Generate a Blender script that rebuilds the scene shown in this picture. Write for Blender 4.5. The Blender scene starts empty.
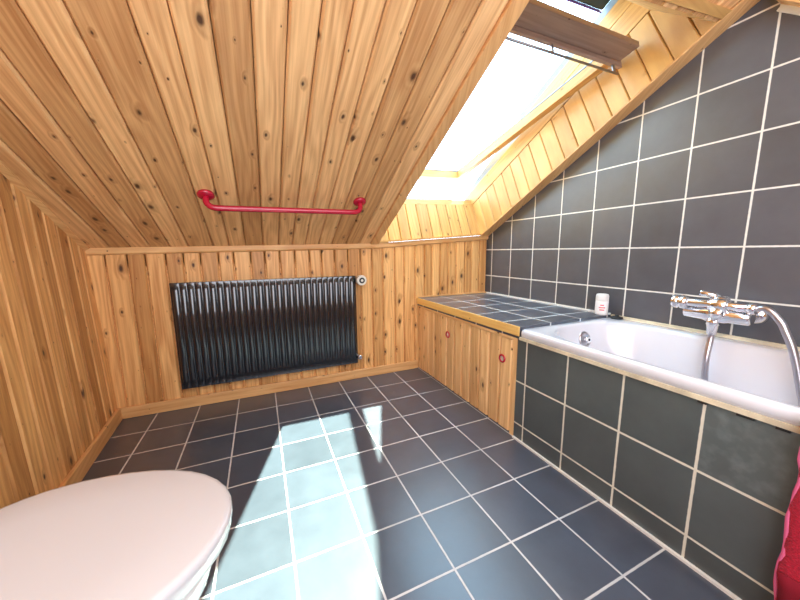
import bpy, bmesh, math, random
from mathutils import Vector, Matrix
random.seed(7)
S = 0.2                      # one floor tile = 0.2 m; all coordinates below are in tiles
scn = bpy.context.scene
COL = scn.collection
PI = math.pi

# ------------------------------------------------------------------ helpers
class MB:
    """collects faces (with uv in metres) and links them as ONE mesh object"""
    def __init__(s): s.v = []; s.f = []; s.uv = []; s.m = []; s.sm = []
    def face(s, pts, uvs=None, mat=0, smooth=False):
        b = len(s.v); s.v += [tuple(p) for p in pts]
        s.f.append(tuple(range(b, b + len(pts))))
        s.uv.append([(a * S, c * S) for a, c in (uvs or [(p[0], p[1]) for p in pts])])
        s.m.append(mat); s.sm.append(smooth)
    def poly(s, verts, faces, uvf=None, mat=0, smooth=False):
        b = len(s.v); s.v += [tuple(p) for p in verts]
        for f in faces:
            s.f.append(tuple(b + i for i in f))
            s.uv.append([tuple(c * S for c in (uvf(verts[i], f) if uvf else (verts[i][0], verts[i][1]))) for i in f])
            s.m.append(mat); s.sm.append(smooth)
    def hexa(s, p, mat=0, smooth=False):
        """8 corners: bottom loop 0-3, top loop 4-7; uv v runs along the longest edge"""
        P = [Vector(q) for q in p]
        e = [(P[1] - P[0]), (P[3] - P[0]), (P[4] - P[0])]
        L = max(range(3), key=lambda i: e[i].length)
        al = e[L].normalized()
        oth = [e[i].normalized() for i in range(3) if i != L]
        off = random.random() * 5
        def uvf(v, f):
            v = Vector(v)
            return (off + v.dot(oth[0]) + v.dot(oth[1]), v.dot(al))
        s.poly(P, [(3, 2, 1, 0), (4, 5, 6, 7), (0, 1, 5, 4), (1, 2, 6, 5), (2, 3, 7, 6), (3, 0, 4, 7)], uvf, mat, smooth)
    def box(s, a, b, mat=0):
        x0, y0, z0 = [min(a[i], b[i]) for i in range(3)]; x1, y1, z1 = [max(a[i], b[i]) for i in range(3)]
        s.hexa([(x0, y0, z0), (x1, y0, z0), (x1, y1, z0), (x0, y1, z0), (x0, y0, z1), (x1, y0, z1), (x1, y1, z1), (x0, y1, z1)], mat)
    def bar(s, p, q, w, h, up=(0, 0, 1), mat=0):
        p = Vector(p); q = Vector(q); d = (q - p).normalized(); up = Vector(up)
        a = d.cross(up).normalized() * w / 2; u = a.cross(d).normalized() * h / 2
        if u.dot(up) < 0: u = -u
        s.hexa([p - a - u, p + a - u, p + a + u, p - a + u, q - a - u, q + a - u, q + a + u, q - a + u], mat)
    def rings(s, R, cap0=True, cap1=True, mat=0, smooth=True, closed=True):
        n = len(R[0]); verts = [Vector(p) for r in R for p in r]; F = []
        for i in range(len(R) - 1):
            for j in range(n if closed else n - 1):
                k = (j + 1) % n
                F.append((i * n + j, i * n + k, (i + 1) * n + k, (i + 1) * n + j))
        s.poly(verts, F, None, mat, smooth)
        if cap0: s.face(list(reversed(R[0])), None, mat, False)
        if cap1: s.face(R[-1], None, mat, False)
    def tube(s, pts, r, seg=16, mat=0, cap=True):
        pts = [Vector(p) for p in pts]; n = len(pts)
        rr = r if isinstance(r, (list, tuple)) else [r] * n
        t0 = (pts[1] - pts[0]).normalized()
        u = t0.orthogonal().normalized(); R = []
        for i in range(n):
            t = (pts[min(i + 1, n - 1)] - pts[max(i - 1, 0)]).normalized()
            u = (u - t * u.dot(t)).normalized(); w = t.cross(u)
            R.append([pts[i] + (u * math.cos(2 * PI * k / seg) + w * math.sin(2 * PI * k / seg)) * rr[i] for k in range(seg)])
        s.rings(R, cap, cap, mat)
    def lathe(s, org, axis, prof, seg=28, mat=0):
        """prof: list of (distance along axis, radius)"""
        org = Vector(org); ax = Vector(axis).normalized(); u = ax.orthogonal().normalized(); w = ax.cross(u)
        R = [[org + ax * d + (u * math.cos(2 * PI * k / seg) + w * math.sin(2 * PI * k / seg)) * max(r, .0005) for k in range(seg)] for d, r in prof]
        s.rings(R, True, True, mat)
    def torus(s, c, n, R, r, seg=24, ss=10, mat=0, a0=0, a1=2 * PI):
        c = Vector(c); n = Vector(n).normalized(); u = n.orthogonal().normalized(); w = n.cross(u)
        full = abs(a1 - a0 - 2 * PI) < 1e-4; Rg = []
        for i in range(seg + 1):
            a = a0 + (a1 - a0) * i / seg; d = u * math.cos(a) + w * math.sin(a)
            Rg.append([c + d * (R + r * math.cos(2 * PI * k / ss)) + n * r * math.sin(2 * PI * k / ss) for k in range(ss)])
        s.rings(Rg, not full, not full, mat)
    def build(s, name, mats, parent=None, bevel=0, seg=2, subsurf=0, recalc=True):
        o0 = Vector((0, 0, 0)) if parent is None else WORLD[parent.name]
        me = bpy.data.meshes.new(name)
        me.from_pydata([Vector(v) * S - o0 for v in s.v], [], s.f)
        ul = me.uv_layers.new(name='UVMap'); k = 0
        for fu in s.uv:
            for c in fu: ul.data[k].uv = c; k += 1
        for i, p in enumerate(me.polygons): p.material_index = s.m[i]; p.use_smooth = s.sm[i]
        for m in (mats if isinstance(mats, (list, tuple)) else [mats]): me.materials.append(m)
        bm = bmesh.new(); bm.from_mesh(me)
        bmesh.ops.remove_doubles(bm, verts=bm.verts, dist=1e-5)
        if recalc: bmesh.ops.recalc_face_normals(bm, faces=bm.faces)
        bm.to_mesh(me); bm.free()
        o = bpy.data.objects.new(name, me); COL.objects.link(o); WORLD[o.name] = o0
        if parent: o.parent = parent
        if bevel:
            b = o.modifiers.new('Bevel', 'BEVEL'); b.width = bevel * S; b.segments = seg; b.limit_method = 'ANGLE'; b.angle_limit = math.radians(40)
        if subsurf:
            b = o.modifiers.new('Subdivision', 'SUBSURF'); b.levels = subsurf; b.render_levels = subsurf
        return o
WORLD = {}
def thing(name, label, cat, loc, group=None):
    o = bpy.data.objects.new(name, None); COL.objects.link(o); o.empty_display_size = .05
    o.location = Vector(loc) * S; WORLD[o.name] = Vector(loc) * S
    o['label'] = label; o['category'] = cat; o['kind'] = 'thing'
    if group: o['group'] = group
    return o
def settle(o, label, cat):
    """a thing that is one mesh: move its origin to its base and describe it"""
    o['label'] = label; o['category'] = cat; o['kind'] = 'thing'
    me = o.data
    c = Vector(((min(v.co.x for v in me.vertices) + max(v.co.x for v in me.vertices)) / 2, (min(v.co.y for v in me.vertices) + max(v.co.y for v in me.vertices)) / 2, min(v.co.z for v in me.vertices)))
    me.transform(Matrix.Translation(-c)); o.location = c; WORLD[o.name] = c
    return o
def struct(o, label, cat):
    o['kind'] = 'structure'; o['label'] = label; o['category'] = cat
    return o

# ------------------------------------------------------------------ materials
def new_mat(name):
    m = bpy.data.materials.new(name); m.use_nodes = True
    nt = m.node_tree; b = nt.nodes['Principled BSDF']
    return m, nt, b
def N(nt, t, **k):
    n = nt.nodes.new(t)
    for a, v in k.items(): setattr(n, a, v)
    return n
def math_n(nt, op, a, b=None, c=None, clamp=False):
    n = N(nt, 'ShaderNodeMath', operation=op, use_clamp=clamp)
    for i, x in enumerate((a, b, c)):
        if x is None: continue
        if isinstance(x, (int, float)): n.inputs[i].default_value = x
        else: nt.links.new(x, n.inputs[i])
    return n.outputs[0]
def ramp(nt, fac, stops):
    n = N(nt, 'ShaderNodeValToRGB'); nt.links.new(fac, n.inputs[0]); e = n.color_ramp.elements
    while len(e) < len(stops): e.new(.5)
    for i, (p, c) in enumerate(stops): e[i].position = p; e[i].color = (*c, 1) if len(c) == 3 else c
    return n.outputs[0]
def mixc(nt, fac, a, b, mode='MIX'):
    n = N(nt, 'ShaderNodeMix', data_type='RGBA', blend_type=mode)
    for i, x in ((0, fac), (6, a), (7, b)):
        if isinstance(x, (int, float)): n.inputs[i].default_value = x
        elif isinstance(x, tuple): n.inputs[i].default_value = (*x, 1)
        else: nt.links.new(x, n.inputs[i])
    return n.outputs[2]
def plain(name, col, rough=.5, metal=0, coat=0, noise=0):
    m, nt, b = new_mat(name)
    b.inputs['Base Color'].default_value = (*col, 1); b.inputs['Roughness'].default_value = rough
    b.inputs['Metallic'].default_value = metal; b.inputs['Coat Weight'].default_value = coat
    if noise:
        tx = N(nt, 'ShaderNodeTexCoord'); no = N(nt, 'ShaderNodeTexNoise'); no.inputs['Scale'].default_value = 14; no.inputs['Detail'].default_value = 5
        nt.links.new(tx.outputs['Object'], no.inputs['Vector'])
        c = ramp(nt, no.outputs[0], [(.3, tuple(x * (1 - noise) for x in col)), (.7, tuple(min(1, x * (1 + noise)) for x in col))])
        nt.links.new(c, b.inputs['Base Color'])
    return m
def pine(name, pale, dark, rough=.42, knots=.15, vary=.28):
    m, nt, b = new_mat(name)
    uv = N(nt, 'ShaderNodeUVMap'); uv.uv_map = 'UVMap'
    geo = N(nt, 'ShaderNodeNewGeometry'); rnd = geo.outputs['Random Per Island']
    sp = N(nt, 'ShaderNodeSeparateXYZ'); nt.links.new(uv.outputs[0], sp.inputs[0])
    u, v = sp.outputs[0], sp.outputs[1]
    r1 = math_n(nt, 'MULTIPLY', rnd, 61.7); r2 = math_n(nt, 'MULTIPLY', rnd, 23.3)
    def vec(su, sv):
        c = N(nt, 'ShaderNodeCombineXYZ')
        nt.links.new(math_n(nt, 'MULTIPLY_ADD', u, su, r2), c.inputs[0])
        nt.links.new(math_n(nt, 'MULTIPLY_ADD', v, sv, r1), c.inputs[1]); nt.links.new(r2, c.inputs[2])
        return c.outputs[0]
    # knots
    kn = N(nt, 'ShaderNodeTexVoronoi', voronoi_dimensions='2D'); kn.inputs['Scale'].default_value = 1; kn.inputs['Randomness'].default_value = .9
    nt.links.new(vec(11.5, 6.0), kn.inputs['Vector'])
    wob = N(nt, 'ShaderNodeTexNoise'); wob.inputs['Scale'].default_value = 1; wob.inputs['Detail'].default_value = 3; nt.links.new(vec(60, 30), wob.inputs['Vector'])
    kd = math_n(nt, 'MULTIPLY_ADD', wob.outputs[0], .10, math_n(nt, 'SUBTRACT', kn.outputs['Distance'], .05))
    ks = N(nt, 'ShaderNodeSeparateColor'); nt.links.new(kn.outputs['Color'], ks.inputs[0])
    size = math_n(nt, 'MULTIPLY', math_n(nt, 'POWER', ks.outputs[0], 2.4), knots)
    kmask = math_n(nt, 'SUBTRACT', 1, math_n(nt, 'DIVIDE', kd, math_n(nt, 'ADD', size, .004)), clamp=True)
    halo = math_n(nt, 'SUBTRACT', 1, math_n(nt, 'DIVIDE', kd, math_n(nt, 'MULTIPLY_ADD', size, 2.6, .02)), clamp=True)
    # grain bent round the knots
    g = N(nt, 'ShaderNodeTexNoise'); g.inputs['Scale'].default_value = 1; g.inputs['Detail'].default_value = 5; g.inputs['Roughness'].default_value = .6
    nt.links.new(vec(130, 3.2), g.inputs['Vector'])
    low = N(nt, 'ShaderNodeTexNoise'); low.inputs['Scale'].default_value = 1; low.inputs['Detail'].default_value = 2
    nt.links.new(vec(9, 1.1), low.inputs['Vector'])
    ph = math_n(nt, 'MULTIPLY_ADD', low.outputs[0], 40, math_n(nt, 'MULTIPLY', u, 190))
    ph = math_n(nt, 'MULTIPLY_ADD', halo, 9, ph)
    ringw = math_n(nt, 'MULTIPLY_ADD', math_n(nt, 'SINE', ph), .5, .5)
    gf = math_n(nt, 'MULTIPLY_ADD', ringw, .16, math_n(nt, 'MULTIPLY_ADD', low.outputs[0], .35, math_n(nt, 'MULTIPLY', g.outputs[0], .62)))
    c = ramp(nt, gf, [(.38, pale), (.92, dark)])
    # every board has its own tone
    wn = N(nt, 'ShaderNodeTexWhiteNoise', noise_dimensions='1D'); nt.links.new(r1, wn.inputs['W'])
    ton = ramp(nt, wn.outputs[0], [(0, (1 - vary, 1 - vary * 1.25, 1 - vary * 1.5)), (.55, (1, 1, 1)), (1, (1.08, 1.1, 1.12))])
    c = mixc(nt, 1, c, ton, 'MULTIPLY')
    c = mixc(nt, math_n(nt, 'MULTIPLY', halo, .55), c, tuple(x * .55 for x in dark))
    c = mixc(nt, math_n(nt, 'MULTIPLY', kmask, 1.6, clamp=True), c, (.085, .036, .015))
    nt.links.new(c, b.inputs['Base Color'])
    b.inputs['Roughness'].default_value = rough; b.inputs['Specular IOR Level'].default_value = .35
    bp = N(nt, 'ShaderNodeBump'); bp.inputs['Strength'].default_value = .12; bp.inputs['Distance'].default_value = .002
    nt.links.new(gf, bp.inputs['Height']); nt.links.new(bp.outputs[0], b.inputs['Normal'])
    return m
def tiles(name, ax, off, col, var, grout, w=.034, rough=.3, spec=.5, dirt=.0, stain=0):
    """square tiles of one unit, joints at off + k along the two world axes ax"""
    m, nt, b = new_mat(name)
    tx = N(nt, 'ShaderNodeNewGeometry'); sp = N(nt, 'ShaderNodeSeparateXYZ'); nt.links.new(tx.outputs['Position'], sp.inputs[0])
    cs, ds = [], []
    for a, o in zip(ax, off):
        t = math_n(nt, 'MULTIPLY_ADD', sp.outputs[a], 1 / S, 100 - o)
        fr = math_n(nt, 'FRACT', t); cs.append(math_n(nt, 'FLOOR', t))
        ds.append(math_n(nt, 'MINIMUM', fr, math_n(nt, 'SUBTRACT', 1, fr)))
    d = math_n(nt, 'MINIMUM', ds[0], ds[1])
    wv = N(nt, 'ShaderNodeTexNoise'); wv.inputs['Scale'].default_value = 60; nt.links.new(tx.outputs['Position'], wv.inputs['Vector'])
    wd = math_n(nt, 'MULTIPLY_ADD', wv.outputs[0], .008, w / 2 - .004)
    g = math_n(nt, 'SUBTRACT', 1, math_n(nt, 'MULTIPLY', math_n(nt, 'SUBTRACT', d, wd), 160, clamp=True))
    cb = N(nt, 'ShaderNodeCombineXYZ'); nt.links.new(cs[0], cb.inputs[0]); nt.links.new(cs[1], cb.inputs[1])
    wn = N(nt, 'ShaderNodeTexWhiteNoise'); nt.links.new(cb.outputs[0], wn.inputs['Vector'])
    no = N(nt, 'ShaderNodeTexNoise'); no.inputs['Scale'].default_value = 9; no.inputs['Detail'].default_value = 8; no.inputs['Roughness'].default_value = .65
    nt.links.new(tx.outputs['Position'], no.inputs['Vector'])
    f = math_n(nt, 'MULTIPLY_ADD', wn.outputs[0], .4, math_n(nt, 'MULTIPLY', no.outputs[0], .9))
    lo = tuple(x * (1 - var) for x in col); hi = tuple(x * (1 + var) for x in col)
    c = ramp(nt, f, [(.3, lo), (.95, hi)])
    if stain:
        st = N(nt, 'ShaderNodeTexNoise'); st.inputs['Scale'].default_value = 30; st.inputs['Detail'].default_value = 8
        nt.links.new(tx.outputs['Position'], st.inputs['Vector'])
        pick = math_n(nt, 'GREATER_THAN', wn.outputs[0], .8)
        c = mixc(nt, math_n(nt, 'MULTIPLY', math_n(nt, 'MULTIPLY', ramp(nt, st.outputs[0], [(.45, (0, 0, 0)), (.7, (1, 1, 1))]), pick), stain), c, tuple(x * 2.2 for x in col))
    gd = N(nt, 'ShaderNodeTexNoise'); gd.inputs['Scale'].default_value = 3.1; gd.inputs['Detail'].default_value = 4; nt.links.new(tx.outputs['Position'], gd.inputs['Vector'])
    gc = ramp(nt, gd.outputs[0], [(.3, tuple(x * (1 - dirt) for x in grout)), (.6, grout)])
    c = mixc(nt, g, c, gc); nt.links.new(c, b.inputs['Base Color'])
    rg = math_n(nt, 'MULTIPLY_ADD', g, .75 - rough, math_n(nt, 'MULTIPLY_ADD', no.outputs[0], .12, rough - .06)); nt.links.new(rg, b.inputs['Roughness'])
    b.inputs['Specular IOR Level'].default_value = spec; b.inputs['Coat Weight'].default_value = .35 if ax == (0, 1) else .1; b.inputs['Coat Roughness'].default_value = .28
    h = math_n(nt, 'MULTIPLY_ADD', g, -1, math_n(nt, 'MULTIPLY', no.outputs[0], .25))
    bp = N(nt, 'ShaderNodeBump'); bp.inputs['Strength'].default_value = .35; bp.inputs['Distance'].default_value = .0015
    nt.links.new(h, bp.inputs['Height']); nt.links.new(bp.outputs[0], b.inputs['Normal'])
    return m
M = {}
PALE = (.90, .52, .20); DARK = (.42, .135, .028)
M['pine'] = pine('pine_boarding', PALE, DARK)
M['pine_ceiling'] = pine('pine_ceiling_boarding', (.92, .57, .26), (.43, .165, .048), knots=.13, vary=.26)
M['pine_door'] = pine('pine_door_boards', (.98, .66, .32), (.62, .29, .09), knots=.12, vary=.16)
M['pine_trim'] = pine('pine_trim', (.82, .49, .21), (.54, .23, .065), knots=.03, vary=.1)
M['pine_edge'] = pine('pine_edging', (.94, .62, .21), (.78, .43, .11), knots=.02, vary=.05)
M['rail_wood'] = pine('grey_brown_rail_wood', (.40, .28, .22), (.22, .14, .11), knots=.05, vary=.05)  # greyer and darker than the other window pine
M['pine_window'] = pine('window_pine', (.68, .40, .135), (.44, .19, .048), knots=.06, vary=.14)
SL = (.056, .060, .070)
M['floor_tile'] = tiles('slate_floor_tiles', (0, 1), (0, 0), (.060, .071, .096), .25, (.66, .65, .63), .023, .34, .8, .35)
M['wall_tile'] = tiles('slate_wall_tiles', (1, 2), (-.2587, 3.344), (.076, .078, .090), .22, (.76, .74, .67), .025, .42, .9, .1)
M['bath_tile'] = tiles('slate_bath_tiles', (1, 2), (-4.193, .388), (.080, .096, .096), .25, (.78, .76, .64), .028, .40, .9, .1, .6)
M['ledge_tile'] = tiles('slate_ledge_tiles', (0, 1), (8.93, -.42), (.075, .082, .105), .2, (.90, .88, .85), .03, .3, .8, .1)
M['enamel'] = plain('white_enamel', (.70, .71, .76), .2, 0, .5)
M['ceramic'] = plain('white_ceramic', (.76, .75, .74), .14, 0, .4)
M['lid'] = plain('white_lid_plastic', (.62, .605, .61), .16, 0, .3)
M['sealant'] = plain('yellowed_sealant', (.74, .66, .48), .5, 0, 0, .25)
M['radiator'] = plain('black_radiator_enamel', (.010, .012, .016), .17, 0, 1)
M['red'] = plain('red_lacquer', (.44, .006, .032), .22, 0, .5)
M['chrome'] = plain('chrome', (.82, .82, .84), .10, 1)
M['chrome_dull'] = plain('brushed_steel_hose', (.52, .50, .53), .28, 1)
M['brass'] = plain('worn_steel', (.35, .30, .27), .35, 1)
M['cream'] = plain('cream_plastic', (.76, .72, .62), .35)
M['black'] = plain('black_rubber', (.012, .012, .014), .4)
M['bottle'] = plain('white_plastic', (.84, .82, .80), .3)
M['bottle_cap'] = plain('frosted_cap_plastic', (.74, .72, .70), .35)
M['pink_print'] = plain('pink_print', (.75, .18, .22), .5)
M['bar_metal'] = plain('grey_aluminium', (.30, .29, .31), .35, .8)
M['flashing'] = plain('grey_flashing', (.22, .24, .26), .45, .5)
M['blind'] = plain('dark_blue_cover', (.012, .045, .085), .35)
M['purple'] = plain('violet_seal', (.13, .06, .42), .5)
M['caulk'] = plain('white_caulk', (.80, .78, .72), .6)
M['roof'] = plain('roof_underlay', (.12, .11, .10), .9)
# towel
m, nt, b = new_mat('red_terry'); M['terry'] = m
tx = N(nt, 'ShaderNodeTexCoord'); no = N(nt, 'ShaderNodeTexNoise'); no.inputs['Scale'].default_value = 260; no.inputs['Detail'].default_value = 3
nt.links.new(tx.outputs['Object'], no.inputs['Vector'])
nt.links.new(ramp(nt, no.outputs[0], [(.3, (.30, .0, .012)), (.7, (.58, .004, .03))]), b.inputs['Base Color'])
b.inputs['Roughness'].default_value = .95; b.inputs['Sheen Weight'].default_value = .6; b.inputs['Sheen Tint'].default_value = (1, .3, .45, 1)
bp = N(nt, 'ShaderNodeBump'); bp.inputs['Strength'].default_value = .9; bp.inputs['Distance'].default_value = .003
nt.links.new(no.outputs[0], bp.inputs['Height']); nt.links.new(bp.outputs[0], b.inputs['Normal'])
M['terry_dark'] = plain('dark_red_terry', (.20, .0, .012), .9, 0, 0, .3)
M['fringe'] = plain('pink_edge_yarn', (.72, .12, .26), .95)
# clear pane: mostly straight-through, mirror at a glancing angle
m, nt, b = new_mat('window_glass'); M['glass'] = m
nt.nodes.remove(b); out = nt.nodes['Material Output']
lw = N(nt, 'ShaderNodeLayerWeight'); lw.inputs[0].default_value = .5
fz = math_n(nt, 'MULTIPLY_ADD', math_n(nt, 'POWER', lw.outputs['Facing'], 5), .6, .025)
tr = N(nt, 'ShaderNodeBsdfTransparent'); tr.inputs[0].default_value = (.95, .985, .985, 1)
gl = N(nt, 'ShaderNodeBsdfGlossy'); gl.inputs['Roughness'].default_value = .02
mx = N(nt, 'ShaderNodeMixShader'); nt.links.new(fz, mx.inputs[0]); nt.links.new(tr.outputs[0], mx.inputs[1]); nt.links.new(gl.outputs[0], mx.inputs[2])
nt.links.new(mx.outputs[0], out.inputs[0])

# ------------------------------------------------------------------ room geometry (tiles)
W = 11.075                    # tiled wall on the right
YB = 1.02                     # face of the knee wall
YF = -12.5                    # open end of the room behind the camera
def zc(x, y):                 # roof slope; it twists slightly, as in the old house
    return 4.44 + .016 * (x + .85) + .0535 * max(0, x - 6.4) + (.46 + (x + .85) / 12 * .068) * (YB - y)
def xl(y, z): return -.836 - .034 * z + .066 * (1.03 - y)       # left wall, a touch out of plumb

def planks(mb, bounds, pt, along0, along1, nrm, depth=.032, ch=.03, gap=.013):
    """boards side by side; pt(a, t) with a across, t in 0..1 along"""
    n = Vector(nrm)
    for a0, a1 in zip(bounds, bounds[1:]):
        if a1 < a0: g, ch_ = -gap, -ch
        else: g, ch_ = gap, ch
        prof = [(a0 + g, -depth * 3), (a0 + g * 1.05, -depth), (a0 + g + ch_, 0), (a1 - g - ch_, 0), (a1 - g * 1.05, -depth), (a1 - g, -depth * 3)]
        lo = [Vector(pt(a, 0)) + n * d for a, d in prof]; hi = [Vector(pt(a, 1)) + n * d for a, d in prof]
        for i in range(5):
            L = (hi[i] - lo[i]).length
            mb.poly([lo[i], lo[i + 1], hi[i + 1], hi[i]], [(0, 1, 2, 3)],
                    lambda v, f, p=(lo[i], lo[i + 1], hi[i + 1], hi[i]), A=(prof[i][0], prof[i + 1][0]), L=L:
                    (A[0] if (v - p[0]).length < 1e-9 or (v - p[3]).length < 1e-9 else A[1], 0 if (v - p[0]).length < 1e-9 or (v - p[1]).length < 1e-9 else L))
def steps(a, b, w, j=.03):
    n = max(1, round(abs(b - a) / w)); r = [a + (b - a) * i / n for i in range(n + 1)]
    return [r[0]] + [x + random.uniform(-j, j) for x in r[1:-1]] + [r[-1]]

# floor
mb = MB(); mb.box((-1.4, YF, -.3), (W + .05, YB + .2, 0))
struct(mb.build('floor', M['floor_tile']), 'dark slate grey square floor tiles with pale grout', 'floor')
# back (knee) wall
mb = MB()
bl = steps(-1.05, 7.9, .4) + steps(7.9, W - .02, .37)[1:]
planks(mb, bl, lambda a, t: (a, YB, 0 + t * (zc(a, YB) + .02)), 0, 1, (0, -1, 0))
mb.hexa([(-1.4, YB + .07, -.3), (W + .3, YB + .07, -.3), (W + .3, YB + .3, -.3), (-1.4, YB + .3, -.3), (-1.4, YB + .07, 4.3), (W + .3, YB + .07, 4.8), (W + .3, YB + .3, 4.6), (-1.4, YB + .3, 4.2)])
struct(mb.build('wall_back', M['pine'], recalc=False), 'low pine boarded wall under the slope behind the radiator', 'wall')
# left wall
mb = MB()
yl = steps(YB + .05, YF, .42)
planks(mb, yl, lambda a, t: (xl(a, t * (zc(-.7, a) + .05)), a, t * (zc(-.7, a) + .05)), 0, 1, (1, -.0, .03))
mb.poly([Vector((xl(YB + .1, -.3) - .08, YB + .1, -.3)), Vector((xl(YF, -.3) - .08, YF, -.3)), Vector((xl(YF, 11) - .08, YF, 11)), Vector((xl(YB + .1, 4.4) - .08, YB + .1, 4.4)),
         Vector((-1.6, YB + .1, -.3)), Vector((-1.2, YF, -.3)), Vector((-1.6, YF, 11)), Vector((-1.8, YB + .1, 4.4))],
        [(0, 1, 2, 3), (7, 6, 5, 4), (0, 4, 5, 1), (1, 5, 6, 2), (2, 6, 7, 3), (3, 7, 4, 0)], lambda v, f: (v[1], v[2]))
struct(mb.build('wall_left', M['pine'], recalc=False), 'varnished pine boarded gable wall on the left', 'wall')
# right wall (tiled)
mb = MB()
def wall_prof(x): return [(x, YB + .25, -.3), (x, YF, -.3), (x, YF, zc(W, YF)), (x, YB + .25, zc(W, YB + .25))]
a, b_ = wall_prof(W), wall_prof(W + .6)
mb.poly([Vector(p) for p in a + b_], [(0, 1, 2, 3), (7, 6, 5, 4), (0, 4, 5, 1), (1, 5, 6, 2), (2, 6, 7, 3), (3, 7, 4, 0)])
struct(mb.build('wall_right', M['wall_tile']), 'dark slate tiled wall with white grout above the bath', 'wall')

# ceiling boards: left of the roof window full length; right of it only above its top end
OX0, OX1 = 6.5, 10.65         # opening of the roof window across
YO = .95                      # its lower end on the slope
YT = -5.6                     # its upper end
cb = [-1.3, -.9, -.5, -.1, .3, .7, 1.3 - .2, 1.5, 1.9, 2.3, 2.74, 3.17, 3.58, 3.96, 4.35, 4.75, 5.18, 5.62, 6.03, 6.23]
cb = [-1.3, -.9, -.5, -.1, .3, .72, 1.13, 1.71, 2.1, 2.51, 2.96, 3.38, 3.77, 4.15, 4.55, 4.95, 5.4, 5.84, 6.24]
mb = MB()
planks(mb, cb, lambda a, t: (a, YB + t * (YF - YB), zc(a, YB + t * (YF - YB))), 0, 1, (0, -.43, -.9), gap=.007)
planks(mb, steps(OX0 - .02, W, .4), lambda a, t: (a, YT + t * (YF - YT), zc(a, YT + t * (YF - YT))), 0, 1, (0, -.43, -.9))
# backing boards above
def slab(mb, x0, x1, y0, y1, lo=.085, hi=.45):
    P = [(x0, y0), (x1, y0), (x1, y1), (x0, y1)]
    mb.hexa([(x, y, zc(x, y) + lo) for x, y in P] + [(x, y, zc(x, y) + hi) for x, y in P])
for x0, x1 in zip(cb, cb[1:]): slab(mb, x0, x1, YB + .35, YF, .2)
slab(mb, -2.2, -1.3, YB + .35, YF, .1); slab(mb, 6.24, OX0 - .03, YB + .35, YF, .2)
for k in range(10): slab(mb, OX0 - .05 + k * .515, OX0 - .05 + (k + 1) * .515, YT - .02, YF, .2)
for x0, x1 in zip([-1.8] + cb, cb + [6.5]):
    mb.hexa([(x0, YB + .07, 4.0), (x1, YB + .07, 4.0), (x1, YB + .5, 4.0), (x0, YB + .5, 4.0), (x0, YB + .07, zc(x0, YB) + .28), (x1, YB + .07, zc(x1, YB) + .28), (x1, YB + .5, zc(x1, YB) + .28), (x0, YB + .5, zc(x0, YB) + .28)])
struct(mb.build('ceiling', M['pine_ceiling'], recalc=False), 'pine boarded sloping ceiling with knots', 'ceiling')

mb = MB(); mb.box((-1, YF - .3, -.3), (W + .5, YF, 12.5))
struct(mb.build('wall_front', M['pine']), 'pine boarded wall behind the viewer', 'wall')
# trims
def cpt(x, y, d=0): return Vector((x, y, zc(x, y) + d))
mb = MB()                      # moulding along the foot of the slope
for xa, xb in ((xl(YB, 4.4), 6.4), (6.4, W - .02)):
    mb.hexa([(xa, YB - .07, zc(xa, YB - .07) - .15), (xb, YB - .07, zc(xb, YB - .07) - .15), (xb, YB, zc(xb, YB) - .16), (xa, YB, zc(xa, YB) - .16),
             (xa, YB - .07, zc(xa, YB - .07) + .0), (xb, YB - .07, zc(xb, YB - .07)), (xb, YB, zc(xb, YB) + .02), (xa, YB, zc(xa, YB) + .02)])
struct(mb.build('trim_1', M['pine_trim'], bevel=.02), 'thin pine moulding where slope meets the low back wall', 'trim')
mb = MB()                      # edging board left of the window
mb.hexa([cpt(6.23, YB - .06, -.05), cpt(OX0, YB - .06, -.05), cpt(OX0, YT - .3, -.05), cpt(6.23, YT - .3, -.05), cpt(6.23, YB - .06, .3), cpt(OX0, YB - .06, .3), cpt(OX0, YT - .3, .3), cpt(6.23, YT - .3, .3)])
struct(mb.build('trim_2', M['pine_trim'], bevel=.015), 'pine edging board along the left side of the roof window recess', 'trim')
mb = MB()                      # edging board between window and tiled wall
mb.hexa([cpt(OX1, YB, -.04), cpt(W, YB, -.04), cpt(W, YF + 3, -.04), cpt(OX1, YF + 3, -.04), cpt(OX1, YB, -.002), cpt(W, YB, .3), cpt(W, YF + 3, .3), cpt(OX1, YF + 3, -.002)])
struct(mb.build('trim_3', M['pine_trim'], bevel=.015), 'pine edging board between roof window recess and tiled wall', 'trim')
mb = MB()                      # left slope corner bead
mb.hexa([(xl(YB, zc(-.9, YB)) + q[0], YB, zc(-.95, YB) + q[1]) for q in ((-.05, -.10), (.10, -.02), (.10, .03), (-.05, .03))] +
        [(xl(YF, zc(-.4, YF)) + q[0], YF, zc(-.5, YF) + q[1]) for q in ((-.05, -.10), (.10, -.02), (.10, .03), (-.05, .03))])
struct(mb.build('trim_4', M['pine_trim']), 'thin pine bead where left wall meets the slope', 'trim')
mb = MB(); mb.box((-.83, YB - .07, 0), (7.99, YB, .31))
struct(mb.build('baseboard_back', M['pine_trim'], bevel=.02), 'plain pine baseboard under the radiator', 'baseboard')
mb = MB()
def blp(y, z, d): return (xl(y, z) + d, y, z)
mb.hexa([blp(YB - .07, 0, 0), blp(YB - .07, 0, .08), blp(YF, 0, .08), blp(YF, 0, 0), blp(YB - .07, .33, 0), blp(YB - .07, .33, .08), blp(YF, .33, .08), blp(YF, .33, 0)])
struct(mb.build('baseboard_left', M['pine_trim'], bevel=.02), 'plain pine baseboard along the left wall', 'baseboard')
mb = MB()                      # boxed beam at the top of the tiled wall
mb.hexa([(10.75, -6.27, 8.30), (W, -6.27, 8.30), (W, -9.5, 5.6), (10.75, -9.5, 5.6), (10.75, -6.27, 8.75), (W, -6.27, 8.75), (W, -9.5, 8.75), (10.75, -9.5, 8.75)])
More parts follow.
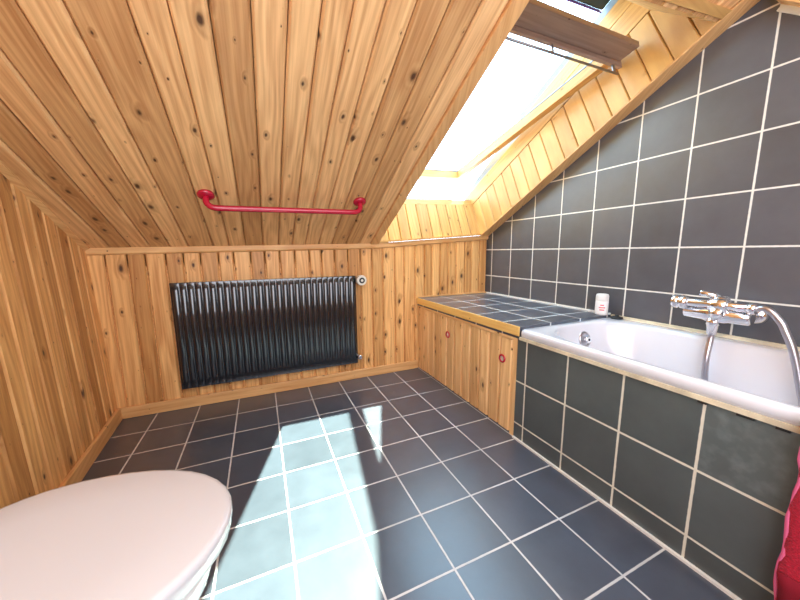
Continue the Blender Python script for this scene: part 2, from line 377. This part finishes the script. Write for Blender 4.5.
mb.bar((W - .02, -6.25, 8.26), (W - .02, -9.5, 5.56), .05, .09, mat=1)
struct(mb.build('trim_5', [M['pine_trim'], M['caulk']]), 'pine boxing with white caulk line high on the tiled wall', 'trim')

# ------------------------------------------------------------------ roof window
TH = math.atan(.531); ca, sa = math.cos(TH), math.sin(TH)
TILT = .036
def sk(x, s, h):               # frame coordinates: across, up the slope, out of the roof
    return Vector((x, 1.5 - ca * s + sa * h, 6.09 + sa * s + ca * h + TILT * (x - OX1)))
LS = 6.72
win = bpy.data.objects.new('window_1', None); COL.objects.link(win); win.location = sk(8.6, 0, 0) * S; WORLD[win.name] = win.location.copy()
struct(win, 'open centre pivot pine roof window in the slope', 'window')
def c_low(x): return Vector((x, YO, zc(x, YO)))
# reveals
mb = MB()
n_ = Vector((-1, 0, 0))
def rl(a, t): return (c_low(OX1).lerp(Vector((OX1, YT, zc(OX1, YT))), a)).lerp(sk(OX1, 0, 0).lerp(sk(OX1, 7.38, 0), a), t * .985)
planks(mb, steps(0, 1.03, .0605, .003), rl, 0, 1, n_, .02, .0025, .0011)
mb.hexa([rl(0, 0) + Vector((.07, 0, 0)), rl(1.04, 0) + Vector((.07, 0, 0)), rl(1.04, 0) + Vector((.2, 0, 0)), rl(0, 0) + Vector((.2, 0, 0)),
         rl(0, 1.02) + Vector((.07, 0, 0)), rl(1.04, 1.02) + Vector((.07, 0, 0)), rl(1.04, 1.02) + Vector((.3, 0, 0)), rl(0, 1.02) + Vector((.3, 0, 0))])
mb.build('right_reveal', M['pine_window'], win, recalc=False)
mb = MB()
def bl_(a, t): return c_low(a).lerp(sk(a, 0, 0), t)
planks(mb, steps(OX0, OX1 + .04, .4, .02), bl_, 0, 1, (0, -ca * .9, -sa * .2), .02, .02)
q = Vector((0, .25, 0))
mb.hexa([bl_(OX0, 0) + q * .3, bl_(OX1 + .3, 0) + q * .3, bl_(OX1 + .3, 0) + q, bl_(OX0, 0) + q, bl_(OX0, 1) + q * .3, bl_(OX1 + .3, 1) + q * .3, bl_(OX1 + .3, 1) + q, bl_(OX0, 1) + q])
mb.bar(c_low(OX0) + Vector((0, -.02, .03)), c_low(OX1) + Vector((0, -.02, .03)), .1, .06)
mb.build('lower_reveal', M['pine_window'], win, recalc=False)
mb = MB()
q0, q1, q2, q3 = Vector((OX0, YT, zc(OX0, YT))), Vector((OX1, YT, zc(OX1, YT))), sk(OX1, LS, 0), sk(OX0, LS, 0)
def tl_(a, t): return (q0.lerp(q3, a)).lerp(q1.lerp(q2, a), t * 1.015)
planks(mb, steps(0, 1, .3, .01), tl_, 0, 1, (0, .6, -.8), .02, .008, .003)
q = Vector((0, -.2, .1))
ex = Vector((.3, 0, 0))
mb.hexa([q0 + q * .35, q1 + ex + q * .35, q1 + ex + q, q0 + q, q3 + q * .35, q2 + ex + q * .35, q2 + ex + q, q3 + q])
mb.build('upper_reveal', M['pine_window'], win, recalc=False)
mb = MB()
mb.hexa([c_low(OX0), c_low(OX0) - Vector((.2, 0, 0)), q0 - Vector((.2, 0, 0)), q0, sk(OX0, 0, 0), sk(OX0, 0, 0) - Vector((.2, 0, 0)), q3 - Vector((.2, 0, 0)), q3])
mb.build('left_reveal', M['pine_window'], win)
# fixed frame
def fbox(mb, x0, x1, s0, s1, h0, h1, mat=0, f=sk):
    mb.hexa([f(x0, s0, h0), f(x1, s0, h0), f(x1, s1, h0), f(x0, s1, h0), f(x0, s0, h1), f(x1, s0, h1), f(x1, s1, h1), f(x0, s1, h1)], mat)
fr_ = MB()
SM = LS * .5
for x0, x1 in ((OX1, OX1 + .28), (OX0 - .28, OX0)):
    fbox(fr_, x0, x1, -.28, LS + .28, 0, .50)
    fbox(fr_, x0 + (.02 if x0 > 8 else -.02), x1 + (.02 if x0 > 8 else -.02), SM - .2, LS + .28, .53, .90)
fbox(fr_, OX0, OX1, -.28, 0, 0, .22); fbox(fr_, OX0, OX1, LS, LS + .28, 0, .88)
frame = fr_.build('window_frame', M['pine_window'], win, bevel=.012)
mb = MB()
for x0, x1 in ((OX1 + .03, OX1 + .5), (OX0 - .5, OX0 - .03)):
    mb.hexa([sk(x0, -.5, .505), sk(x1, -.5, .505), sk(x1, SM - .2, .505), sk(x0, SM - .2, .505), sk(x0, -.5, .62), sk(x1, -.5, .62), sk(x1, SM - .2, .97), sk(x0, SM - .2, .97)]); fbox(mb, x0, x1, SM - .2, LS + .5, .905, 1.1)
fbox(mb, OX0 - .5, OX1 + .5, -.55, -.03, .225, .28); fbox(mb, OX0 - .5, OX1 + .5, LS + .05, LS + .5, .885, .96)
mb.build('cladding', M['flashing'], frame, bevel=.01)
mb = MB(); fbox(mb, OX0 + .1, OX1 - .08, LS - .62, LS + .25, .97, 1.4)
hood = mb.build('cover_hood', M['blind'], win, bevel=.04)
mb = MB(); fbox(mb, OX0 + .12, OX1 - .1, LS - .655, LS - .625, .95, 1.02)
mb.build('seal', M['purple'], hood)
# sash, swung open about its middle
SX0, SX1 = 6.72, 10.46
B0 = Vector((0, 2.2, 7.10)); TS = math.atan(.2215); cs_, ss_ = math.cos(TS), math.sin(TS); LSA = 6.74
def sb(x, s, h): return Vector((x, B0.y - cs_ * s + ss_ * h, B0.z + ss_ * s + cs_ * h + TILT * (x - SX1) * (1.1 - s / LSA)))
mb = MB()
for x0, x1 in ((SX1 - .22, SX1), (SX0, SX0 + .22)): fbox(mb, x0, x1, 0, LSA - .42, 0, .25, f=sb)
fbox(mb, SX0 + .22, SX1 - .22, 0, .3, 0, .25, f=sb)
sash = mb.build('sash', M['pine_window'], win, bevel=.012)
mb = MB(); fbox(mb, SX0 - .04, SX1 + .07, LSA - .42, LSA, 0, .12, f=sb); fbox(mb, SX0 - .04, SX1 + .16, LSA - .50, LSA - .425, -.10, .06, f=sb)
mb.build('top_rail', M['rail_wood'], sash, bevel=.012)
mb = MB(); fbox(mb, SX0 + .18, SX1 - .18, .26, LSA - .4, .17, .23, f=sb)
mb.build('glass_pane', M['glass'], sash)
mb = MB()
for x0, x1 in ((SX1 - .23, SX1), (SX0, SX0 + .23)): fbox(mb, x0, x1, -.02, LSA - .45, .252, .285, f=sb)
fbox(mb, SX0, SX1, -.03, .32, .252, .285, f=sb)
mb.build('cladding', M['flashing'], sash)
mb = MB()
bs, bh = LSA - .44, -.29
mb.tube([sb(SX0 + .0, bs, bh), sb(SX1 - .02, bs, bh)], .024, 10)
for x in (SX0 + .14, 8.45, SX1 - .14): mb.bar(sb(x, bs, -.1), sb(x, bs, bh), .09 if x > 10 else .05, .02, (0, 1, 0))
mb.build('grip_bar', M['bar_metal'], sash)

# ------------------------------------------------------------------ radiator
RX0, RX1, RZ0, RZ1, RY = .67, 5.61, .66, 3.56, .70
rad = thing('radiator', 'black ribbed panel radiator on the low pine wall', 'radiator', ((RX0 + RX1) / 2, YB - .2, RZ0))
mb = MB(); nr = 29; pitch = (RX1 - RX0 - .08) / nr
# front sheet: rows of half-round ribs fading out at top and bottom
xs = [RX0]; hs = [0]
for i in range(nr):
    x0 = RX0 + .04 + i * pitch
    for k in range(9):
        t = k / 8; xs.append(x0 + pitch * t); hs.append(0 if k in (0, 8) else .085 * math.sin(PI * (t * .9 + .05)) ** .38)
xs.append(RX1); hs.append(0)
zs = [(RZ0, 0), (RZ0 + .10, 0), (RZ0 + .20, .7), (RZ0 + .26, 1), (RZ1 - .2, 1), (RZ1 - .14, .7), (RZ1 - .05, 0), (RZ1, 0)]
R = [[Vector((x, RY - h * f, z)) for x, h in zip(xs, hs)] for z, f in zs]
mb.rings(R, False, False, closed=False)
panel = mb.build('front_panel', M['radiator'], rad, recalc=False)
mb = MB(); mb.box((RX0, RY + .005, RZ0), (RX1, RY + .09, RZ1)); mb.build('water_body', M['radiator'], rad, bevel=.03)
for x in (RX0 + .5, RX1 - .5):
    mb = MB(); mb.box((x - .06, RY + .09, RZ0 + .3), (x + .06, YB - .01, RZ1 - .25)); mb.build('wall_bracket', M['radiator'], rad)
vx = 5.75
mb = MB(); mb.lathe((vx, .92, 3.42), (0, -1, 0), [(0, .07), (.1, .07), (.12, .13), (.42, .165), (.47, .15)]); tv = mb.build('thermostat_valve', M['cream'], rad)
mb = MB(); mb.lathe((vx, .45, 3.42), (0, -1, 0), [(-.005, .095), (.012, .085)]); mb.build('dial', M['black'], tv)
mb = MB(); mb.lathe((vx, .437, 3.42), (0, -1, 0), [(-.003, .045), (.012, .04)]); mb.build('pointer', M['cream'], tv)
mb = MB(); mb.tube([(RX1 - .02, RY + .05, 3.42), (vx, RY + .05, 3.42)], .05, 12); mb.tube([(vx, .98, 3.42), (vx, RY - .02, 3.42)], .06, 12); mb.build('valve_body', M['brass'], rad)
mb = MB(); mb.tube([(RX1 - .02, RY + .05, .86), (vx - .05, RY + .05, .86)], .05, 12); mb.lathe((vx - .08, RY + .35, .86), (0, -1, 0), [(0, .05), (.22, .05), (.24, .085), (.42, .085), (.46, .06)]); mb.build('lockshield_valve', M['chrome'], rad)

# ------------------------------------------------------------------ grab rail on the slope
gx0, gx1, gy0, gy1 = 1.91, 5.27, -1.20, -1.10
def gp(t, d): 
    x = gx0 + (gx1 - gx0) * t; y = gy0 + (gy1 - gy0) * t
    return cpt(x, y) + Vector((0, -.43, -.9)).normalized() * d
gr = thing('grab_rail', 'red tubular grab rail fixed across the sloping ceiling', 'grab rail', gp(.5, .36))
dx = 3.45
path = []
for k in range(9):
    a = PI / 2 * k / 8; path.append(gp(.2 / dx * (1 - math.cos(a)) , .14 + .19 * math.sin(a)))
path = [gp(0, .02)] + path
path2 = [gp(1, .02)]
for k in range(9):
    a = PI / 2 * k / 8; path2.append(gp(1 - .2 / dx * (1 - math.cos(a)), .14 + .19 * math.sin(a)))
mb = MB(); mb.tube(path + [gp(.3, .33), gp(.5, .33), gp(.7, .33)] + list(reversed(path2)), .062, 16); mb.build('rail_tube', M['red'], gr)
for t in (0, 1):
    mb = MB(); mb.lathe(gp(t, -.005), (0, -.43, -.9), [(0, .16), (.05, .165), (.075, .14), (.09, .08)]); mb.build('flange', M['red'], gr)

# ------------------------------------------------------------------ cupboard, ledge
CX = 8.0; CY0, CY1 = -3.92, .99
cab = thing('cupboard', 'low built-in pine cupboard with two boarded doors under the tiled ledge', 'cupboard', (9.4, -1.45, 0))
mb = MB()
mb.box((CX + .1, CY0 + .03, 0), (W - .02, YB - .05, .1)); mb.box((CX + .1, CY0 + .03, .1), (W - .02, CY0 + .12, 2.33)); mb.box((CX + .1, YB - .14, .1), (W - .02, YB - .05, 2.33))
mb.box((CX + .06, -1.42, .1), (W - .02, -1.36, 2.33)); mb.box((W - .1, CY0 + .12, .1), (W - .02, YB - .14, 2.33))
mb.build('carcass', M['pine_trim'], cab)
mb = MB(); mb.box((CX, CY0, 0), (CX + .1, -3.77, 2.37)); mb.build('end_stile', M['pine_door'], cab, bevel=.012)
mb = MB(); mb.box((CX + .01, .60, 0.02), (CX + .1, .945, 2.36)); mb.build('filler_panel', M['pine_door'], cab, bevel=.012)
mb = MB(); mb.box((CX - .015, -3.77, 2.30), (CX + .1, .945, 2.372)); mb.build('top_rail', M['pine_door'], cab, bevel=.01)
for y0, y1 in ((.59, -1.35), (-1.38, -3.76)):
    mb = MB()
    planks(mb, steps(y0, y1, .4, .01), lambda a, t: (CX, a, .05 + t * 2.24), 0, 1, (-1, 0, 0), .03, .027, .015)
    mb.box((CX + .088, y0, .05), (CX + .097, y1, 2.29))
    d = mb.build('door', M['pine_door'], cab, recalc=False)
    ky = y1 + .30
    mb = MB(); mb.torus((CX - .02, ky, 1.77), (1, 0, .0), .085, .022); mb.build('ring_pull', M['red'], d)
    mb = MB(); mb.lathe((CX + .005, ky, 1.77), (-1, 0, 0), [(0, .07), (.012, .066)]); mb.build('finger_cup', M['cream'], d)
led = thing('ledge', 'slate tiled ledge with yellow pine front edge in the far corner', 'ledge', (9.5, -1.5, 2.37))
mb = MB(); mb.box((CX - .01, -3.96, 2.375), (W - .005, YB - .01, 2.65)); mb.build('tiled_top', M['ledge_tile'], led)
mb = MB(); mb.box((CX - .04, -3.975, 2.43), (CX - .012, YB - .01, 2.655)); mb.build('front_edging', M['pine_edge'], led, bevel=.02)
mb = MB(); mb.box((CX - .005, YB - .06, 2.65), (W - .02, YB - .005, 2.70)); mb.build('back_bead', M['pine_trim'], led, bevel=.015)
mb = MB(); mb.box((W - .05, -3.96, 2.65), (W - .002, YB - .06, 2.685)); mb.build('sealant_strip', M['caulk'], led)

# ------------------------------------------------------------------ bath
BY0, BY1 = -3.985, -11.9
mb = MB(); mb.box((CX - .01, BY1, 0), (CX + .10, CY0 - .005, 2.37)); 
struct(mb.build('wall_bath', M['bath_tile']), 'slate tiled bath front with pale grout', 'wall')
mb = MB(); mb.bar((CX - .03, CY0 - .01, .02), (CX - .03, BY1, .02), .05, .04); 
struct(mb.build('trim_6', M['caulk']), 'pale grout line along the foot of the tiled bath front', 'trim')
bath = thing('bathtub', 'white enamelled built-in bathtub behind slate tiled front', 'bathtub', (9.5, -7.9, .2))
def rr(x0, x1, y0, y1, r, z, n=10, ry=None):
    """rounded rectangle ring, 4*(n+1) points; r = far end radius, near end too"""
    P = []
    ry = ry or r
    for cx, cy, a0 in ((x1 - r, y0 - ry, 0), (x0 + r, y0 - ry, PI / 2), (x0 + r, y1 + ry, PI), (x1 - r, y1 + ry, 3 * PI / 2)):
        for k in range(n + 1):
            a = a0 + PI / 2 * k / n; P.append(Vector((cx + r * math.cos(a), cy + ry * math.sin(a), z)))
    return P
XO0, XO1 = CX - .045, W - .03
R = [rr(XO0 + .04, XO1, BY0 - .03, BY1, .06, 2.42), rr(XO0 + .004, XO1, BY0, BY1, .1, 2.44), rr(XO0, XO1, BY0, BY1, .1, 2.52), rr(XO0 + .012, XO1, BY0 - .01, BY1 + .01, .1, 2.575), rr(XO0 + .045, XO1 - .03, BY0 - .04, BY1 + .06, .1, 2.605),
     rr(XO0 + .13, XO1 - .28, BY0 - .19, BY1 + .3, 1.1, 2.61), rr(XO0 + .17, XO1 - .33, BY0 - .23, BY1 + .36, 1.08, 2.59), rr(XO0 + .20, XO1 - .37, BY0 - .27, BY1 + .40, 1.06, 2.52),
     rr(XO0 + .27, XO1 - .48, BY0 - .44, BY1 + .55, 1.0, 1.9), rr(XO0 + .38, XO1 - .6, BY0 - .68, BY1 + .85, .95, 1.1), rr(XO0 + .55, XO1 - .76, BY0 - 1.0, BY1 + 1.2, .85, .62), rr(XO0 + .85, XO1 - .99, BY0 - 1.35, BY1 + 1.6, .7, .45), rr(XO0 + 1.3, XO1 - 1.4, BY0 - 2, BY1 + 2.3, .2, .42)]
mb = MB(); mb.rings(R, False, True); shell = mb.build('tub_shell', M['enamel'], bath, recalc=False)
mb = MB(); mb.lathe((9.62, BY0 - .345, 2.25), (0, -1, .25), [(-.06, .19), (.01, .19), (.035, .165), (.03, .13), (.015, .125)]); ov = mb.build('overflow', M['chrome_dull'], bath)
mb = MB(); mb.lathe((9.62, BY0 - .365, 2.25), (0, -1, .25), [(-.02, .05), (.05, .08), (.085, .08), (.10, .06)]); kn_ = mb.build('overflow_knob', M['chrome'], ov)
mb = MB(); mb.lathe((9.62, BY0 - .455, 2.275), (0, -1, .25), [(-.02, .035), (.012, .03)]); mb.build('overflow_button', M['black'], ov)
mb = MB(); mb.bar((W - .045, BY0 - .03, 2.625), (W - .045, BY1, 2.625), .08, .07); mb.build('sealant_strip', M['sealant'], bath)
mb = MB(); mb.bar((CX - .03, CY0 - .085, 2.40), (CX - .03, BY1, 2.40), .05, .065); mb.build('front_sealant', M['sealant'], bath)
for y0, y1 in ((-7.13, -7.22), (-7.5, -7.66), (-7.82, -7.93)):
    mb = MB(); mb.box((CX - .05, y0, 2.335), (CX - .012, y1, 2.366)); mb.build('dark_gap', M['black'], bath)
# stopper on the corner of the rim
mb = MB(); mb.lathe((10.90, -4.22, 2.607), (0, 0, 1), [(0, .13), (.03, .14), (.05, .12), (.055, .05), (.09, .04), (.10, .02)])
settle(mb.build('bath_plug', M['black']), 'black rubber bath plug on the far corner of the bath rim', 'plug')
# bottle
bx, by = 10.82, -3.87
bt = thing('bottle', 'small white toiletry bottle on the tiled ledge by the bath', 'bottle', (bx, by, 2.65))
def oval(rx, ry, z, n=28): return [Vector((bx + rx * math.cos(2 * PI * k / n), by + ry * math.sin(2 * PI * k / n), z)) for k in range(n)]
mb = MB(); mb.rings([oval(.12, .12, 2.652), oval(.135, .145, 2.67), oval(.14, .15, 2.72), oval(.14, .15, 3.0), oval(.135, .145, 3.02)]); body = mb.build('body', M['bottle'], bt)
mb = MB(); mb.rings([oval(.137, .147, 3.02), oval(.14, .15, 3.03), oval(.138, .148, 3.15), oval(.125, .13, 3.185), oval(.09, .10, 3.195)]); mb.build('cap', M['bottle_cap'], bt)
for z0, z1, w in ((2.84, 2.87, .6), (2.78, 2.81, .45), (2.90, 2.93, .35)):
    mb = MB(); n = 8; a0 = math.radians(215)
    mb.rings([[Vector((bx + .142 * math.cos(a0 + w * (k / n - .5) * 1.6), by + .152 * math.sin(a0 + w * (k / n - .5) * 1.6), z)) for k in range(n + 1)] for z in (z0, z1)], False, False, closed=False)
    mb.build('printed_line', M['pink_print'], body)

# ------------------------------------------------------------------ mixer tap and hand shower
MX = W - .46; MZ = 3.10
mix = thing('bath_mixer', 'chrome lever bath mixer on the tiled wall', 'tap', (MX, -6.2, MZ - .15))
mb = MB(); mb.lathe((MX, -5.70, MZ), (0, -1, 0), [(0, .10), (.03, .135), (.30, .14), (.36, .16), (.62, .16), (.68, .14), (.94, .135), (.97, .10)]); mb.build('mixer_body', M['chrome'], mix)
for y in (-5.83, -6.56):
    mb = MB(); mb.tube([(MX, y, MZ), (W - .05, y, MZ)], .075, 16); mb.lathe((W, y, MZ), (-1, 0, 0), [(0, .17), (.05, .165), (.12, .10)]); mb.build('wall_union', M['chrome'], mix)
mb = MB(); mb.lathe((MX - .02, -6.22, MZ + .08), (-.15, 0, 1), [(0, .15), (.14, .155), (.24, .13), (.28, .06)]); mb.build('cartridge_dome', M['chrome'], mix)
mb = MB(); mb.tube([(MX - .03, -6.24, MZ + .30), (MX - .10, -6.12, MZ + .36), (MX - .22, -5.98, MZ + .40)], [.06, .05, .045], 12); mb.build('lever', M['chrome'], mix)
mb = MB(); mb.tube([(MX - .05, -6.17, MZ - .08), (MX - .05, -6.17, MZ - .20), (MX - .05, -6.17, MZ - .215), (MX - .05, -6.17, MZ - .38)], [.10, .10, .085, .07], 14); mb.build('hose_outlet', M['chrome'], mix)
mb = MB(); mb.lathe((MX - .15, -6.12, MZ + .19), (0, -1, 0), [(0, .09), (.02, .125), (.25, .125), (.27, .09)]); mb.tube([(MX - .08, -6.25, MZ + .06), (MX - .20, -6.25, MZ + .02), (MX - .20, -6.25, MZ + .12)], [.11, .11, .10], 14); mb.build('cradle', M['chrome'], mix)
HX = MX - .14; HZ = MZ + .19
hs_ = thing('hand_shower', 'chrome hand shower with metal hose resting on the bath mixer', 'shower head', (HX, -6.2, HZ - .1))
mb = MB(); mb.lathe((HX - .02, -5.56, HZ - .01), (-.05, -1, -.02), [(0, .10), (.02, .13), (.10, .135), (.11, .115), (.14, .115), (.15, .135), (.22, .13), (.26, .09)]); mb.build('shower_head', M['chrome'], hs_)
mb = MB(); mb.tube([(HX - .04, -5.76, HZ - .02), (HX - .03, -5.86, HZ), (HX, -6.3, HZ + .01), (HX, -6.66, HZ)], [.08, .075, .07, .075], 14); mb.build('handle', M['chrome'], hs_)
mb = MB(); mb.tube([(HX, -6.64, HZ), (HX, -6.74, HZ)], .095, 14); mb.build('hose_nut', M['chrome'], hs_)
HO = W - .6
ctrl = [(HX, -6.73, HZ), (HO, -6.86, HZ + .02), (HO, -7.02, 3.14), (HO, -7.10, 2.98), (HO, -7.21, 2.70), (HO - .02, -7.33, 2.26), (HO - .1, -7.46, 1.7), (HO - .3, -7.5, 1.0), (HO - .7, -7.3, .62), (HO - 1.0, -6.8, .56), (HO - .75, -6.45, .60), (HO - .25, -6.27, .95), (HO - .05, -6.23, 1.6), (HO - .02, -6.19, 2.2), (MX - .05, -6.17, 2.62), (MX - .05, -6.17, MZ - .37)]
def spline(P, n=7):
    P = [Vector(p) for p in P]; out = []
    for i in range(len(P) - 1):
        a, b, c, d = P[max(i - 1, 0)], P[i], P[i + 1], P[min(i + 2, len(P) - 1)]
        for k in range(n):
            t = k / n
            out.append(.5 * ((2 * b) + (c - a) * t + (2 * a - 5 * b + 4 * c - d) * t * t + (3 * b - a - 3 * c + d) * t ** 3))
    return out + [P[-1]]
mb = MB(); mb.tube(spline(ctrl), .052, 12); mb.build('hose', M['chrome_dull'], hs_)

# ------------------------------------------------------------------ toilet
TZ = 2.05; TCX, TCY = 1.04, -6.15
toi = thing('toilet', 'white toilet with closed lid against the left wall', 'toilet', (.9, TCY, 0))
def lidring(sx, sy, z, dxx=0, n=40):
    P = []
    for k in range(n):
        a = 2 * PI * k / n; c, s_ = math.cos(a), math.sin(a)
        if c >= 0: x = TCX + 1.42 * sx * c; y = TCY + 1.0 * sy * s_
        else:
            x = TCX + .85 * sx * (-(abs(c) ** .7)); y = TCY + 1.0 * sy * math.copysign(abs(s_) ** .8, s_) * (1 - .12 * abs(c))
        P.append(Vector((x + dxx, y, z)))
    return P
mb = MB(); mb.rings([lidring(.93, .90, TZ - .20), lidring(.975, .965, TZ - .205), lidring(.985, .98, TZ - .19), lidring(1, 1, TZ - .06), lidring(.998, .997, TZ - .025), lidring(.985, .98, TZ - .006), lidring(.96, .945, TZ), lidring(.6, .6, TZ + .008)]); mb.build('lid', M['lid'], toi)
mb = MB(); mb.rings([lidring(.89, .86, TZ - .29), lidring(.91, .88, TZ - .28), lidring(.91, .88, TZ - .22), lidring(.90, .87, TZ - .21)]); mb.build('seat', M['lid'], toi)
mb = MB()
mb.rings([lidring(.62, .5, 0.0, -.1), lidring(.60, .48, .12, -.1), lidring(.58, .46, .6, -.1), lidring(.72, .68, 1.05, -.05), lidring(.84, .83, 1.45), lidring(.88, .86, 1.62), lidring(.885, .865, 1.73), lidring(.86, .84, 1.755)])
mb.build('bowl', M['ceramic'], toi)
mb = MB(); mb.box((-.26, TCY - .95, 1.86), (.16, TCY + .9, 3.7)); ci = mb.build('cistern', M['ceramic'], toi, bevel=.08, seg=4)
mb = MB(); mb.box((-.2, TCY - .8, 1.2), (.3, TCY + .75, 1.86)); mb.build('cistern_shelf', M['ceramic'], toi, bevel=.08, seg=4)
mb = MB(); mb.lathe((-.05, TCY, 3.69), (0, 0, 1), [(0, .1), (.05, .1), (.06, .08)]); mb.build('flush_button', M['chrome'], ci)
for y in (TCY - .35, TCY + .35):
    mb = MB(); mb.tube([(.24, y - .12, TZ - .06), (.24, y + .12, TZ - .06)], .07, 12); mb.build('hinge', M['lid'], toi)

# ------------------------------------------------------------------ towel over the bath edge
tw = thing('towel', 'red terry towel with pink edge hanging over the bath front', 'towel', (7.85, -9.2, .25))
def towel_pt(y, t):            # t: 0 inside the tub ... 1 lower hem outside
    k = (y + 8.05) / -2.4
    ripple = .03 * math.sin(y * 5.3) * max(0, t - .4) + .015 * math.sin(y * 11 + 2)
    prof = [(8.30, 1.7), (8.26, 2.1), (8.20, 2.45), (8.13, 2.62), (8.0, 2.655), (7.88, 2.64), (7.82, 2.55), (7.81, 2.3), (7.82, 1.8), (7.82, 1.2), (7.83, .7), (7.84, .25)]
    f = t * (len(prof) - 1); i = min(int(f), len(prof) - 2); g = f - i
    x = prof[i][0] * (1 - g) + prof[i + 1][0] * g; z = prof[i][1] * (1 - g) + prof[i + 1][1] * g
    return Vector((x - .03 - abs(ripple) * .8, y + .012 * math.sin(z * 9) + .01 * math.sin(z * 23), z))
NY, NT = 30, 44
grid = [[towel_pt(-8.07 - 2.4 * i / NY, j / NT) for j in range(NT + 1)] for i in range(NY + 1)]
mb = MB(); mb.rings(grid, False, False, closed=False)
cl = mb.build('cloth', M['terry'], tw); so = cl.modifiers.new('Solidify', 'SOLIDIFY'); so.thickness = .006; so.offset = 0
mb = MB(); mb.tube([p + Vector((0, .012 * random.uniform(-1, 1), 0)) for p in grid[0]], [.016 * random.uniform(.6, 1.4) for _ in grid[0]], 8); mb.build('edge_binding', M['fringe'], tw)
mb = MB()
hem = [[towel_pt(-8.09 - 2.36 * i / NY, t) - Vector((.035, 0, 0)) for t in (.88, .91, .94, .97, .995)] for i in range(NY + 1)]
mb.rings(hem, False, False, closed=False); hb = mb.build('lower_band', M['terry_dark'], tw); so = hb.modifiers.new('Solidify', 'SOLIDIFY'); so.thickness = .003; so.offset = 0  # darker red band across the lower end of the towel

# ------------------------------------------------------------------ light
w = bpy.data.worlds.new('World'); scn.world = w; w.use_nodes = True
bg = w.node_tree.nodes['Background']
tc = N(w.node_tree, 'ShaderNodeTexCoord'); sx_ = N(w.node_tree, 'ShaderNodeSeparateXYZ'); w.node_tree.links.new(tc.outputs['Generated'], sx_.inputs[0])
cr = ramp(w.node_tree, sx_.outputs[2], [(0, (.62, .82, 1)), (.9, (.50, .76, 1))]); w.node_tree.links.new(cr, bg.inputs[0])
bg.inputs[1].default_value = 6.0
def lamp(name, kind, loc, direction, energy, col, **k):
    l = bpy.data.lights.new(name, kind); l.energy = energy; l.color = col
    for a, v in k.items(): setattr(l, a, v)
    o = bpy.data.objects.new(name, l); COL.objects.link(o); o.location = Vector(loc) * S
    o.rotation_euler = Vector(direction).to_track_quat('-Z', 'Y').to_euler(); return o
SUN = Vector((.736, .426, 1))
lamp('sun', 'SUN', (20, 12, 30), -SUN, 31, (.88, 1, .80), angle=math.radians(.6))
lamp('fill_light', 'AREA', (4.5, -11.8, 6.5), (.12, 1, -.2), 36, (.80, .89, 1), shape='RECTANGLE', size=1.9, size_y=1.4)  # soft fill light added behind the camera, no fixture there

# ------------------------------------------------------------------ camera
cam = bpy.data.cameras.new('camera'); cam.sensor_width = 36; cam.lens = 14.2287; cam.clip_start = .02
co = bpy.data.objects.new('camera', cam); COL.objects.link(co)
co.location = Vector((2.84792, -9.12218, 4.31855)) * S
co.rotation_mode = 'XYZ'; co.rotation_euler = (1.4178046, .0093308, -.4149485)
scn.camera = co
vs = scn.view_settings; scn.display_settings.display_device = 'sRGB'
vs.view_transform = 'Standard'; vs.look = 'None'; vs.gamma = 1; vs.use_curve_mapping = False; vs.exposure = .6
scn.cycles.max_bounces = 12; scn.cycles.diffuse_bounces = 8; scn.cycles.transparent_max_bounces = 12
scn.cycles.use_denoising = True; scn.cycles.sample_clamp_indirect = 8
